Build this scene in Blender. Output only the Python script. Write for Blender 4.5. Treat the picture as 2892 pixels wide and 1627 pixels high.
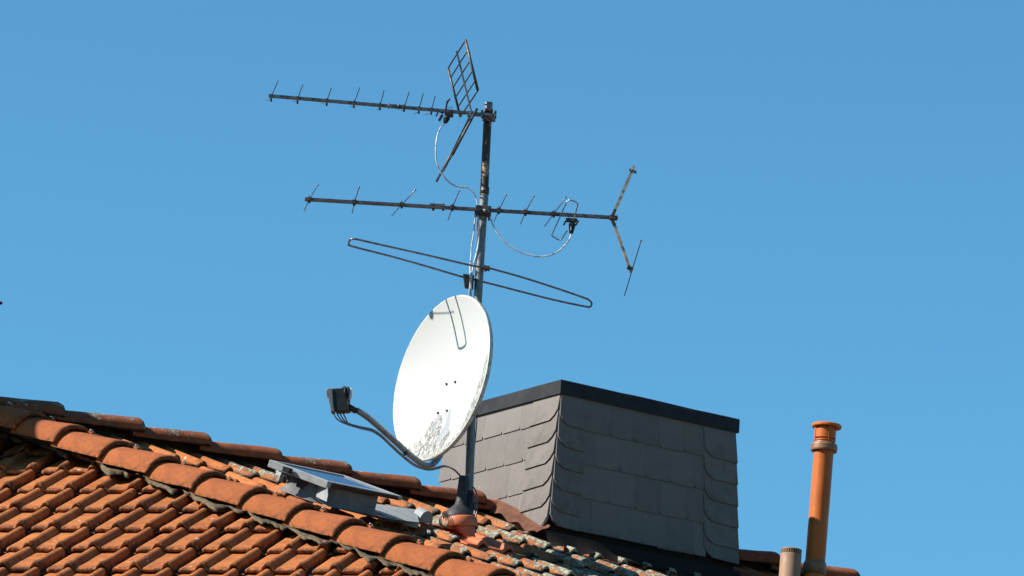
import bpy, bmesh, math, random
from mathutils import Vector, Matrix
import mathutils.noise as mnoise
R_ = math.radians
random.seed(7)
scene = bpy.context.scene
for o in list(bpy.data.objects): bpy.data.objects.remove(o)

# ------------------------------------------------------------------ camera
PITCH, ROLL, FPX = 0.2498, 0.0619, 17253.0          # radians, radians, focal length in photo pixels (2892 wide)
CX, CY = 1446.0, 813.5
CAM = Vector((0, 0, 1.6))
FW = Vector((0, math.cos(PITCH), math.sin(PITCH)))
UP = Vector((0, -math.sin(PITCH), math.cos(PITCH)))
RT = Vector((1, 0, 0))
IX = RT*math.cos(ROLL) + UP*math.sin(ROLL)
IY = -RT*math.sin(ROLL) + UP*math.cos(ROLL)
cam = bpy.data.cameras.new('camera')
cam.sensor_width = 36; cam.lens = FPX/2892*36
cam.clip_start = 0.5; cam.clip_end = 6000
camo = bpy.data.objects.new('camera', cam)
scene.collection.objects.link(camo)
M = Matrix((IX, IY, -FW)).transposed().to_4x4(); M.translation = CAM
camo.matrix_world = M
scene.camera = camo
scene.render.resolution_x = 1024; scene.render.resolution_y = 576

# ------------------------------------------------------------------ light
SUN_EL, SUN_GA = R_(38), R_(12)                      # sun stands to the left, slightly on the camera's side
TRAVEL = Vector((math.cos(SUN_EL)*math.cos(SUN_GA), math.cos(SUN_EL)*math.sin(SUN_GA), -math.sin(SUN_EL)))
TOSUN = -TRAVEL
w = bpy.data.worlds.new('World'); scene.world = w; w.use_nodes = True
nt = w.node_tree; nt.nodes.clear()
sky = nt.nodes.new('ShaderNodeTexSky'); sky.sky_type = 'NISHITA'; sky.sun_disc = False
sky.sun_elevation = SUN_EL
sky.sun_rotation = math.atan2(TOSUN.x, TOSUN.y)
sky.altitude = 300; sky.air_density = 1.0; sky.dust_density = 0.3; sky.ozone_density = 3.0
hs = nt.nodes.new('ShaderNodeMix'); hs.data_type = 'RGBA'; hs.blend_type = 'MULTIPLY'; hs.inputs[0].default_value = 1; hs.inputs[7].default_value = (.62, 1.24, 1.37, 1)
bgn = nt.nodes.new('ShaderNodeBackground'); bgn.inputs[1].default_value = 0.05
out = nt.nodes.new('ShaderNodeOutputWorld')
nt.links.new(sky.outputs[0], hs.inputs[6]); nt.links.new(hs.outputs[2], bgn.inputs[0]); nt.links.new(bgn.outputs[0], out.inputs[0])
sl = bpy.data.lights.new('sun', 'SUN'); sl.energy = 5.0; sl.angle = R_(0.55); sl.color = (1, 0.955, 0.88)
so = bpy.data.objects.new('sun', sl); scene.collection.objects.link(so)
so.rotation_euler = TRAVEL.to_track_quat('-Z', 'Y').to_euler(); so.location = (-8, 20, 20)
scene.view_settings.view_transform = 'Standard'; scene.view_settings.look = 'None'
scene.view_settings.exposure = 1.16; scene.view_settings.gamma = 1.0
scene.view_settings.use_curve_mapping = False

# ------------------------------------------------------------------ helpers: measured directions
def hz(a): return Vector((math.cos(a), math.sin(a), 0))
def ray(x, y): return FW + IX*((x-CX)/FPX) - IY*((y-CY)/FPX)
def on_plane(px, P, n):
    R = ray(*px); return CAM + R*((P-CAM).dot(n)/R.dot(n))
PH = 0.5974                                           # azimuth of the ridge
X = hz(PH); PP = hz(PH+math.pi/2); Z = Vector((0, 0, 1))
UA = PP*math.cos(0.41149) + Z*math.sin(0.41149)       # up the right hand slope
NA = X.cross(UA).normalized()
OA = CAM + ray(500.27, 1292.35)*28.8187
YB = hz(-0.26316)
UB = hz(-0.26316+math.pi/2)*math.cos(0.47698) + Z*math.sin(0.47698)
NB = YB.cross(UB).normalized()
SB = (27.965-0.25)/27.965
OB = CAM + ray(19.28, 1374.56)*27.965*SB
WA, LA = 0.15, 0.34318
WB, LB = 0.15*SB, 0.34318*SB
def A(x, u, h=0): return OA + X*x + UA*u + NA*h
def onA(px, h=0): return on_plane(px, OA+NA*h, NA)
def onB(px, h=0): return on_plane(px, OB+NB*h, NB)
YM = onA((1322, 1505)).y                              # the mast stands in this vertical plane
def G(x, y, dy=0):
    R = ray(x, y); return CAM + R*((YM+dy-CAM.y)/R.y)
def crop(x0, y0, s):
    return lambda x, y, dy=0: G(x0+x/s, y0+y/s, dy)
c5 = crop(740, 90, 3.293); c6 = crop(840, 500, 3.623); c7 = crop(1300, 440, 3.15); c8 = crop(900, 800, 2.498)
def px3(x, y): return (1300+x/2.469, 1040+y/2.469)
def lerp(a, b, t): return a + (b-a)*t

# ------------------------------------------------------------------ helpers: meshes
C = scene.collection
class MB:
    def __init__(s): s.v = []; s.f = []; s.a = []; s.smooth = []
    def add(s, vs, fs, attr=(0, 0, 0), smooth=True):
        n = len(s.v); s.v += [Vector(v) for v in vs]
        s.a += (attr if isinstance(attr, list) else [attr]*len(vs))
        s.f += [tuple(n+i for i in f) for f in fs]; s.smooth += [smooth]*len(fs)
    def box(s, o, a, b, c, attr=(0, 0, 0)):
        """o = centre, a b c = half-extent vectors"""
        vs = [o+a*i+b*j+c*k for i in (-1, 1) for j in (-1, 1) for k in (-1, 1)]
        s.add(vs, [(0, 1, 3, 2), (4, 6, 7, 5), (0, 4, 5, 1), (2, 3, 7, 6), (0, 2, 6, 4), (1, 5, 7, 3)], attr, False)
    def bar(s, p, q, wd, ht, side=None):
        d = (q-p).normalized(); side = (side or Vector((0, 1, 0)))
        b = (side - d*side.dot(d)).normalized(); c = d.cross(b)
        s.box((p+q)/2, (q-p)/2, b*wd/2, c*ht/2)
    def tube(s, pts, r, seg=10, caps=True, closed=False, attr=(0, 0, 0)):
        n = len(pts); rs = r if isinstance(r, list) else [r]*n
        vs = []; prev = None
        for i, p in enumerate(pts):
            if closed: d = (pts[(i+1) % n]-pts[i-1]).normalized()
            else: d = (pts[min(i+1, n-1)]-pts[max(i-1, 0)]).normalized()
            if prev is None:
                t = Vector((0, 0, 1)) if abs(d.z) < .9 else Vector((0, 1, 0)); b = (t-d*t.dot(d)).normalized()
            else: b = (prev-d*prev.dot(d)).normalized()
            prev = b; c = d.cross(b)
            for k in range(seg):
                a = 2*math.pi*k/seg; vs.append(p+b*rs[i]*math.cos(a)+c*rs[i]*math.sin(a))
        fs = []
        for i in range(n if closed else n-1):
            for k in range(seg):
                i2 = (i+1) % n
                fs.append((i*seg+k, i*seg+(k+1) % seg, i2*seg+(k+1) % seg, i2*seg+k))
        s.add(vs, fs, attr)
        if caps and not closed:
            n0 = len(s.v)-len(vs)
            s.f += [tuple(n0+k for k in range(seg))[::-1], tuple(n0+(n-1)*seg+k for k in range(seg))]; s.smooth += [False, False]
    def lathe(s, o, ax, prof, seg=32, attr=(0, 0, 0), u=None, sm=True):
        """prof = [(radius, height)]"""
        ax = ax.normalized(); t = u or (Vector((0, 1, 0)) if abs(ax.y) < .9 else Vector((1, 0, 0)))
        b = (t-ax*t.dot(ax)).normalized(); c = ax.cross(b); vs = []; fs = []
        for (r, h) in prof:
            for k in range(seg):
                a = 2*math.pi*k/seg; vs.append(o+ax*h+b*r*math.cos(a)+c*r*math.sin(a))
        for i in range(len(prof)-1):
            for k in range(seg): fs.append((i*seg+k, i*seg+(k+1) % seg, (i+1)*seg+(k+1) % seg, (i+1)*seg+k))
        s.add(vs, fs, attr, sm)
    def build(s, name, mat, parent=None, origin=None, label=None, bevel=0, auto=True):
        og = Vector(origin) if origin is not None else (Vector(parent_world(parent)) if parent else Vector((0, 0, 0)))
        pw = Vector(parent_world(parent)) if parent else Vector((0, 0, 0))
        me = bpy.data.meshes.new(name)
        me.from_pydata([tuple(v-og) for v in s.v], [], s.f)
        at = me.color_attributes.new('wear', 'FLOAT_COLOR', 'POINT')
        at.data.foreach_set('color', [c for a in s.a for c in (a[0], a[1], a[2], 1)])
        me.polygons.foreach_set('use_smooth', s.smooth)
        bm = bmesh.new(); bm.from_mesh(me); bmesh.ops.recalc_face_normals(bm, faces=bm.faces); bm.to_mesh(me); bm.free()
        me.materials.append(mat)
        o = bpy.data.objects.new(name, me); C.objects.link(o)
        if parent: o.parent = parent
        o.location = og-pw
        if label: o['label'] = label
        if bevel:
            m = o.modifiers.new('bevel', 'BEVEL'); m.width = bevel; m.segments = 2; m.limit_method = 'ANGLE'
        return o
def parent_world(p):
    v = Vector((0, 0, 0))
    while p is not None: v += Vector(p.location); p = p.parent
    return v
def thing(name, label, cat, loc, group=None):
    o = bpy.data.objects.new(name, None); C.objects.link(o); o.location = loc; o.empty_display_size = .1
    tag(o, label, cat, group); return o
def tag(o, label, cat, group=None, kind=None):
    if label: o['label'] = label
    if cat: o['category'] = cat
    if group: o['group'] = group
    if kind: o['kind'] = kind
    return o
def smooth_path(pts, n=8):
    out = []; P = [pts[0]]+list(pts)+[pts[-1]]
    for i in range(1, len(P)-2):
        p0, p1, p2, p3 = P[i-1], P[i], P[i+1], P[i+2]
        for k in range(n):
            t = k/n
            out.append(.5*((2*p1)+(p2-p0)*t+(2*p0-5*p1+4*p2-p3)*t*t+(3*p1-p0-3*p2+p3)*t**3))
    out.append(pts[-1]); return out

# ------------------------------------------------------------------ materials
class NG:
    def __init__(s, name):
        s.m = bpy.data.materials.new(name); s.m.use_nodes = True; s.t = s.m.node_tree; s.n = s.t.nodes; s.n.clear()
        s.out = s.n.new('ShaderNodeOutputMaterial'); s.b = s.n.new('ShaderNodeBsdfPrincipled')
        s.t.links.new(s.b.outputs[0], s.out.inputs[0])
        s.tc = s.n.new('ShaderNodeTexCoord').outputs['Object']
    def L(s, a, b): s.t.links.new(a, b)
    def val(s, sock, v):
        if isinstance(v, (int, float)): sock.default_value = v
        elif isinstance(v, tuple): sock.default_value = (v+(1,))[:4] if sock.type == 'RGBA' else v[:3]
        else: s.L(v, sock)
    def noise(s, scale, detail=4, rough=.55, dist=0, vec=None, out='Fac'):
        n = s.n.new('ShaderNodeTexNoise'); n.inputs['Scale'].default_value = scale; n.inputs['Detail'].default_value = detail
        n.inputs['Roughness'].default_value = rough; n.inputs['Distortion'].default_value = dist
        s.L(vec or s.tc, n.inputs['Vector']); return n.outputs[out]
    def voro(s, scale, vec=None, out='Distance', feature='F1'):
        n = s.n.new('ShaderNodeTexVoronoi'); n.feature = feature; n.inputs['Scale'].default_value = scale
        s.L(vec or s.tc, n.inputs['Vector']); return n.outputs[out]
    def ramp(s, v, a, b, c0=0., c1=1.):
        n = s.n.new('ShaderNodeMapRange'); n.interpolation_type = 'SMOOTHSTEP'
        s.val(n.inputs[0], v); s.val(n.inputs[1], a); s.val(n.inputs[2], b); s.val(n.inputs[3], c0); s.val(n.inputs[4], c1); return n.outputs[0]
    def math(s, op, a, b=0., c=None):
        n = s.n.new('ShaderNodeMath'); n.operation = op; s.val(n.inputs[0], a); s.val(n.inputs[1], b)
        if c is not None: s.val(n.inputs[2], c)
        return n.outputs[0]
    def mix(s, f, a, b, mode='MIX'):
        n = s.n.new('ShaderNodeMix'); n.data_type = 'RGBA'; n.blend_type = mode
        s.val(n.inputs[0], f); s.val(n.inputs[6], a); s.val(n.inputs[7], b); return n.outputs[2]
    def scaled(s, v, vec=None):
        n = s.n.new('ShaderNodeMapping'); n.inputs['Scale'].default_value = v; s.L(vec or s.tc, n.inputs[0]); return n.outputs[0]
    def attr(s):
        n = s.n.new('ShaderNodeVertexColor'); n.layer_name = 'wear'
        q = s.n.new('ShaderNodeSeparateColor'); s.L(n.outputs[0], q.inputs[0]); return q.outputs[0], q.outputs[1], q.outputs[2]
    def bump(s, h, strength, dist=.002, prev=None):
        n = s.n.new('ShaderNodeBump'); n.inputs['Strength'].default_value = strength; n.inputs['Distance'].default_value = dist
        s.L(h, n.inputs['Height'])
        if prev: s.L(prev, n.inputs['Normal'])
        return n.outputs[0]
    def fin(s, col, rough=.8, normal=None, metal=0., spec=None, coat=0.):
        s.val(s.b.inputs['Base Color'], col); s.val(s.b.inputs['Roughness'], rough); s.val(s.b.inputs['Metallic'], metal)
        if normal: s.L(normal, s.b.inputs['Normal'])
        if spec is not None: s.b.inputs['Specular IOR Level'].default_value = spec
        if coat: s.b.inputs['Coat Weight'].default_value = coat; s.b.inputs['Coat Roughness'].default_value = .12
        return s.m

def tile_material(name, c1, c2, c3, dirtc, spots=1.0, mott=.5):
    g = NG(name); r, d, l = g.attr()
    big = g.noise(2.3, 3, .6); mid = g.noise(11, 5, .65); fine = g.noise(70, 5, .7); grit = g.noise(260, 3, .7)
    col = g.mix(r, c1, c2)
    col = g.mix(g.ramp(mid, .42, .72), col, c3)
    col = g.mix(g.ramp(fine, .45, .72, 0, .62), col, (.17, .055, .018))
    col = g.mix(g.ramp(big, .5, .75, 0, .35), col, (.20, .055, .018))
    col = g.mix(g.math('MULTIPLY', g.ramp(l, .15, .8), g.ramp(g.noise(14, 5, .7), .3, .6, .45, .9)), col, (.105, .040, .020))
    # soot and moss settling at the lower edge of each tile
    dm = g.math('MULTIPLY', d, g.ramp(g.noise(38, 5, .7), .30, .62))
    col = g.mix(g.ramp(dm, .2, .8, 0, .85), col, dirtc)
    speck = g.math('MULTIPLY', g.ramp(g.noise(75, 4, .65), .55, .68), g.ramp(mid, .38, .6))
    col = g.mix(g.math('MULTIPLY', speck, .28+.32*mott), col, (.07, .030, .014))
    col = g.mix(g.math('MULTIPLY', g.ramp(g.noise(30, 5, .7, .6), .56, .66), .30*mott), col, (.10, .036, .016))
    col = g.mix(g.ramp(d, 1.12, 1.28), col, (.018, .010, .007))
    # lichen: rosettes where the third attribute is high, a few pale dots elsewhere
    vo = g.voro(34, g.mix(.03, g.tc, g.noise(30, 3, .6, out='Color')))
    vs = g.voro(26, g.mix(.03, g.tc, g.noise(40, 2, .6, out='Color')))
    ln = g.math('ADD', g.noise(24, 6, .68), g.math('MULTIPLY', l, .36))
    ln = g.math('SUBTRACT', ln, g.math('MULTIPLY', g.math('SUBTRACT', vo, .35), .22))
    lm = g.math('MULTIPLY', g.ramp(ln, .61, .70), g.ramp(l, .05, .3))
    vc = g.n.new('ShaderNodeSeparateColor'); g.L(g.voro(26, g.mix(.03, g.tc, g.noise(40, 2, .6, out='Color')), 'Color'), vc.inputs[0])
    dot = g.math('MULTIPLY', g.ramp(vs, .16, .24, 1, 0), g.ramp(vc.outputs[0], .985-.03*spots, .986-.03*spots))
    lic = g.mix(g.ramp(vo, .12, .42), (.10, .096, .068), (.25, .245, .19))
    lic = g.mix(g.ramp(g.noise(55, 5, .7), .46, .6, 0, .9), lic, (.075, .070, .048))
    col = g.mix(lm, col, lic)
    col = g.mix(dot, col, (.42, .41, .35))
    h = g.math('ADD', g.math('MULTIPLY', fine, .6), g.math('MULTIPLY', grit, .4))
    h = g.math('ADD', h, g.math('MULTIPLY', lm, g.math('ADD', .5, g.noise(90, 3, .7))))
    h = g.math('ADD', h, g.math('MULTIPLY', mid, .8))
    return g.fin(col, .88, g.bump(h, .75, .0045), spec=.25)

M_tile = tile_material('clay_tile', (.30, .094, .022), (.37, .122, .031), (.22, .060, .015), (.045, .022, .011), 1.3, .95)
M_ridge = tile_material('clay_ridge_tile', (.22, .054, .018), (.26, .066, .021), (.13, .036, .014), (.035, .020, .012), 2.4, 1.0)
M_hip = tile_material('clay_hip_tile', (.27, .073, .018), (.30, .083, .022), (.19, .048, .014), (.035, .024, .012), .5, 1.0)

def simple(name, c1, c2=None, rough=.6, metal=0, scale=20, bumpy=.2, spec=None, coat=0, lo=.4, hi=.65, stretch=None):
    g = NG(name); vec = g.scaled(stretch) if stretch else None
    n = g.noise(scale, 5, .65, vec=vec); c2 = c2 or tuple(c*.7 for c in c1)
    col = g.mix(g.ramp(n, lo, hi), c1, c2)
    rg = g.ramp(g.noise(scale*2.3, 3), .3, .7, rough*.85, min(1, rough*1.15))
    return g.fin(col, rg, g.bump(g.noise(scale*6, 4, .7), bumpy, .002), metal, spec, coat)
M_dark = simple('dark_weathered_metal', (0.032, 0.022, 0.020), (0.077, 0.052, 0.042), .5, .35, 45, .4)
M_boom = simple('weathered_boom_metal', (.12, .10, .092), (.045, .030, .026), .45, .4, 30, .3, stretch=(1, 1, 3))
M_boomlight = simple('dull_aluminium', (0.156, 0.144, 0.138), (0.060, 0.045, 0.042), .4, .6, 26, .2)
M_tan = simple('rusty_tan_tube', (.30, .245, .185), (.13, .085, .05), .5, .3, 40, .4)
M_rod = simple('grey_rod_metal', (0.204, 0.186, 0.186), (0.090, 0.072, 0.072), .33, .8, 60, .1)
M_bright = simple('bright_rod_metal', (0.440, 0.424, 0.416), (0.192, 0.160, 0.152), .28, .85, 40, .1)
M_black = simple('black_plastic', (0.007, 0.0075, 0.009), (0.014, 0.013, 0.013), .5, 0, 30, .1, spec=.3)
M_cable = simple('pale_grey_cable', (0.420, 0.434, 0.448), (0.280, 0.280, 0.280), .38, 0, 30, .1)
M_cable_br = simple('brownish_cable', (0.165, 0.130, 0.115), (0.095, 0.070, 0.065), .4, 0, 30, .1)
M_arm = simple('galvanised_arm', (0.231, 0.237, 0.242), (0.149, 0.149, 0.160), .42, .55, 25, .2)
M_grey = simple('galvanised_sheet', (0.235, 0.245, 0.24), (0.155, 0.165, 0.17), .75, 0, 14, .25, lo=.35, hi=.75)
M_lead = simple('dull_brown_lead', (.105, .076, .044), (.05, .036, .02), .85, 0, 40, .8, spec=.15)
M_gapshade = simple('dark_gap_shade', (.014, .011, .010), (.03, .02, .015), .95, 0, 30, .4)  # near-black, paints the shade into the gaps under ridge and hip tiles
M_brown = simple('brown_coated_flashing', (.115, .045, .023), (.075, .030, .017), .8, 0, 22, .5, spec=.2)
M_brownd = simple('brown_chimney_base', (.018, .012, .010), (.012, .010, .009), .9, 0, 22, .5, spec=.1)
M_rubber = simple('black_rubber', (.020, .020, .022), (.04, .04, .04), .6, 0, 30, .3, spec=.25)
M_clayp = simple('salmon_plastic_tile', (.43, .112, .044), (.36, .092, .037), .5, 0, 8, .15, spec=.3)
M_cap = simple('anthracite_cap_metal', (.019, .019, .021), (.026, .026, .028), .6, 0, 12, .15, spec=.12)
M_flue = simple('orange_pvc', (.42, .104, .017), (.34, .082, .014), .45, 0, 5, .04, spec=.2)
M_fluec = simple('dusty_orange_pvc', (0.228, 0.090, 0.030), (0.120, 0.060, 0.030), .5, 0, 20, .2)
M_beige = simple('beige_plastic', (.25, .150, .096), (.21, .125, .08), .6, 0, 10, .1, spec=.2)
M_wood = simple('grey_deck', (.10, .07, .05), None, .9)
M_wall = simple('rendered_wall', (.62, .58, .50), (.52, .48, .42), .9, 0, 3, .3)
M_white = simple('white_clip', (.62, .60, .58), None, .5)

def slate_material():
    g = NG('fibre_slate'); r, d, l = g.attr()
    col = g.mix(r, (.130, .115, .108), (.156, .140, .131))
    col = g.mix(g.ramp(g.noise(5, 4, .6), .45, .75, 0, .6), col, (.145, .130, .110))
    col = g.mix(g.math('MULTIPLY', d, g.ramp(g.noise(16, 5, .7), .35, .65)), col, (.07, .063, .048))
    st = g.noise(9, 4, .7, vec=g.scaled((3, 3, .5)))
    col = g.mix(g.ramp(st, .55, .8, 0, .35), col, (.065, .058, .05))
    vs = g.voro(45); vc = g.n.new('ShaderNodeSeparateColor'); g.L(g.voro(45, None, 'Color'), vc.inputs[0])
    dot = g.math('MULTIPLY', g.ramp(vs, .12, .2, 1, 0), g.ramp(vc.outputs[0], .985, .986))
    col = g.mix(dot, col, (.22, .21, .2))
    return g.fin(col, .8, g.bump(g.noise(180, 4, .7), .35, .0015), spec=.12)
M_slate = slate_material()

def pole_material():
    g = NG('rust_streaked_galvanised_pole'); r, d, l = g.attr()      # r = how rusty this stretch of the pole is
    n = g.noise(18, 5, .7, vec=g.scaled((1, 1, .5))); n2 = g.noise(55, 4, .7)
    galv = g.mix(g.ramp(n2, .4, .7), (.16, .17, .17), (.10, .104, .10))
    rust = g.mix(g.ramp(n2, .4, .62), (.025, .014, .010), (.06, .028, .015))
    rust = g.mix(g.math('MULTIPLY', g.ramp(n, .56, .62), d), rust, (.26, .16, .09))
    f = g.ramp(g.math('ADD', r, g.math('MULTIPLY', g.math('SUBTRACT', n, .5), .8)), .4, .6)
    return g.fin(g.mix(f, galv, rust), .5, g.bump(n2, .35, .002), .35)
M_pole = pole_material()

def dish_material():
    g = NG('mildewed_white_dish'); r, d, l = g.attr()                # r: towards the lower rim, d: right hand side
    st = g.noise(62, 6, .75, .5, vec=g.scaled((1, 1, .40)))
    st2 = g.noise(125, 5, .75, vec=g.scaled((1, 1, .5)))
    th = g.math('SUBTRACT', .78, g.math('MULTIPLY', r, .29))
    m1 = g.ramp(st, th, g.math('ADD', th, .05))
    th2 = g.math('SUBTRACT', .74, g.math('MULTIPLY', r, .23))
    m2 = g.ramp(st2, th2, g.math('ADD', th2, .04))
    m = g.math('MAXIMUM', m1, m2)
    dc = g.mix(g.noise(20, 3), (.030, .032, .014), (.075, .066, .040))
    col = g.mix(g.math('MULTIPLY', m, .85), (.365, .365, .35), dc)
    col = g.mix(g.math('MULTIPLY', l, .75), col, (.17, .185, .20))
    return g.fin(col, .42, g.bump(g.noise(8, 2), .05, .002), spec=.35)
M_dish = dish_material()
M_dishback = simple('dirty_dish_rim', (.50, .50, .45), (.22, .23, .15), .5, 0, 30, .3)

def glass_material():
    g = NG('skylight_glass')
    col = g.mix(g.ramp(g.noise(6, 4, .6), .45, .7), (.04, .08, .16), (.06, .11, .20))
    return g.fin(col, g.ramp(g.noise(9, 4), .3, .7, .04, .10), g.bump(g.noise(3, 2), .03, .002), spec=1.0)
M_glass = glass_material()
def lens_mat():
    g = NG('white_feed_cover'); return g.fin((.5, .52, .53), .25)
M_lens = lens_mat()
g = NG('grass_field'); M_ground = g.fin(g.mix(g.noise(.4, 5), (.035, .045, .02), (.05, .05, .028)), .95)

# ------------------------------------------------------------------ the ground
gm = MB(); S = 2500
gm.add([(-S, -S, 0), (S, -S, 0), (S, S, 0), (-S, S, 0)], [(0, 1, 2, 3)], smooth=False)
go = gm.build('ground', M_ground); go['kind'] = 'structure'

# ------------------------------------------------------------------ the house and its roof
base = A(2, -1.5); base.z = 0
house = thing('house', 'house with an orange clay tiled roof and a slate clad chimney', 'house', base)

def roll(t, h): return h*max(0, math.cos(math.pi/2*t))**.75
def profile():
    P = [(-.024, -.020), (-.020, -.024), (.001, -.022), (.0035, -.004), (.018, .001), (.045, 0), (.068, .0)]
    for k in range(11):
        t = -1+k*.2; P.append((.105+.029*t, roll(t, .029)))
    P += [(.145, 0), (.18, 0), (.216, 0)]
    for k in range(9):
        t = -1+k*.2; P.append((.255+.029*t, roll(t, .029)))
    P += [(.2742, .015), (.2745, -.022)]
    return P
PROF = profile()
YS = [0, .003, .012, .035, .08, .16, .25, .34, .415]
def tile(mb, O, ex, ey, ez, sc, tint, lich, dirt=1.0, step=.027, jit=.002):
    """one double-roll tile; O = point under its butt edge, ex along the course, ey up the slope"""
    n = len(PROF); vs = []; at = []
    ja, jb, jc = (random.uniform(-1, 1)*.004 for _ in range(3))
    sd = random.random()*50
    for j, y in enumerate(YS):
        for (x, z) in PROF:
            zz = z + step*(1-y/.343) + ja*(x/.3-.5) + jb*(1-y/.343)*.6
            if j == 0: zz -= .008; 
            if j == 1: zz -= .003
            nn = mnoise.noise(Vector((x*30+sd, y*25, sd)))*.0018
            yy = y + jc + (random.uniform(-1, 1)*jit if j < 2 else 0)
            vs.append(O + ex*x*sc + ey*yy*sc + ez*(zz+nn))
            hi = z/.029
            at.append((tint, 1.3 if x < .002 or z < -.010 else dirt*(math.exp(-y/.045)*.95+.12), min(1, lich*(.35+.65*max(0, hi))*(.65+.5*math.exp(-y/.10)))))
    fs = [(j*n+i, j*n+i+1, (j+1)*n+i+1, (j+1)*n+i) for j in range(len(YS)-1) for i in range(n-1)]
    # underside lip
    b0 = len(vs)
    for y in (0.002, .10):
        for (x, z) in PROF:
            zz = max(z, -.004) + step*(1-y/.343) - .019 + ja*(x/.3-.5) + jb*.6
            vs.append(O + ex*x*sc + ey*(y+jc)*sc + ez*zz); at.append((tint, 1.0*dirt, lich*.4))
    fs += [(i, b0+i, b0+i+1, i+1) for i in range(n-1)]
    fs += [(b0+i, b0+n+i, b0+n+i+1, b0+i+1) for i in range(n-1)]
    mb.add(vs, fs, at)

# the line of the hip, from the ridge end down to the right
H0 = CAM + ray(150, 1233)*28.24
H1 = CAM + ray(1250, 1605)*26.80
HD = (H1-H0).normalized()
def hip_t(px):            # parameter along the hip nearest to a pixel column
    a, b = 0., 1.
    return (px-150)/1100.
def H(t): return lerp(H0, H1, t)
VD = ray(700, 1420).normalized()
HN = (H0-CAM).cross(H1-CAM).normalized()
if HN.dot(UP) < 0: HN = -HN            # points to the upper side of the hip in the picture
def clip(o, P, n, keep_above=True):
    """cut the mesh of o by the plane through world point P, keep the side n points to"""
    bm = bmesh.new(); bm.from_mesh(o.data)
    off = parent_world(o)
    nn = n if keep_above else -n
    bmesh.ops.bisect_plane(bm, geom=bm.verts[:]+bm.edges[:]+bm.faces[:], plane_co=P-off, plane_no=nn, clear_inner=True)
    bm.to_mesh(o.data); bm.free()

U_RIDGE = .43
lichA = lambda x, u: max(0, min(1, (x-.55)/1.0))*max(0, min(1, (.22-u-.05*x)/.35))
ma = MB(); HA = -.043
for j in range(1, 13):
    u0 = -(j-1)*LA
    for k in range(-8, 26):
        xc = .30*k + .255
        x0 = .30*k + .045
        if j == 3 and k == 4: continue          # the pass-through tile of the mast sits here
        if u0 > U_RIDGE+.02: continue
        P = A(x0, u0, HA)
        if (A(xc+.2, u0+.4)-H0).dot(HN) < -.02: continue
        l = lichA(x0, u0) + .12 + random.uniform(-.12, .18)
        if random.random() < .12: l -= .5
        if (j == 1 and k in (1, 2)) or (j == 2 and k == 2): l = .85
        dark = 1.0 + (.35 if l > .4 else 0)
        tile(ma, P, X, UA, NA, 1.0, random.random(), max(0, min(1, l)), dark)
ra = ma.build('roof_slope', M_tile, house, label='roof slope of orange double-roll tiles crusted with grey lichen')
clip(ra, H0, HN)
clip(ra, A(0, U_RIDGE-.02), -UA)

mb_ = MB(); HB = -.034
for j in range(-12, 11):
    for k in range(-10, 25):
        x0 = 2*WB*k - .255*SB
        P = OB + YB*x0 - UB*LB*j + NB*HB
        if (P + YB*.15 - H0).dot(HN) > .25: continue
        if j < 0 and False: continue
        l = random.uniform(0, .16)
        tile(mb_, P, YB, UB, NB, SB, random.random(), l, random.uniform(.7, 1.1))
rb = mb_.build('roof_slope', M_tile, house, label='clean bright orange roof slope below the hip')
clip(rb, H0 - HN*.050, -HN)

# boards below the tiles, the far slopes and the walls, so that the roof stands on a house
mk = MB()
def quad(mb, a, b, c, d, attr=(0, 0, 0)): mb.add([a, b, c, d], [(0, 1, 2, 3)], attr, False)
UAb = -PP*math.cos(.41149) + Z*math.sin(.41149)
deck = MB()
RA0, RA1 = A(-2.2, U_RIDGE, -.10), A(8.5, U_RIDGE, -.10)
quad(deck, A(-.35, U_RIDGE, -.10), RA1, A(8.5, -4.2, -.10), A(2.6, -4.2, -.10))
quad(deck, RA0, RA1, RA1 - UAb*4.5, RA0 - UAb*4.5)
dk = deck.build('roof_deck', M_wood, house)
clip(dk, H0 + HN*.03, HN)
deckb = MB()
def Bp(x, u, h=-.11): return OB + YB*x + UB*u + NB*h
quad(deckb, Bp(-3.5, 4), Bp(8, 4), Bp(8, -3.7), Bp(-3.5, -3.7))
dkb = deckb.build('roof_deck', M_wood, house); clip(dkb, H0 - HN*.048, -HN)
wl = MB()
def wallbox(c, a, b, z0, z1):
    wl.box(Vector((c.x, c.y, (z0+z1)/2)), a, b, Z*(z1-z0)/2)
cw = A(3.6, -.2); wallbox(cw, X*4.2, PP*3.2, 0, A(0, -3.4).z-.2)
cb = Bp(2.4, -1.2); wallbox(cb, YB*4.6, hz(-.26316+math.pi/2)*2.0, 0, Bp(0, -3.5).z-.1)
wl.build('wall', M_wall, house)

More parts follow.
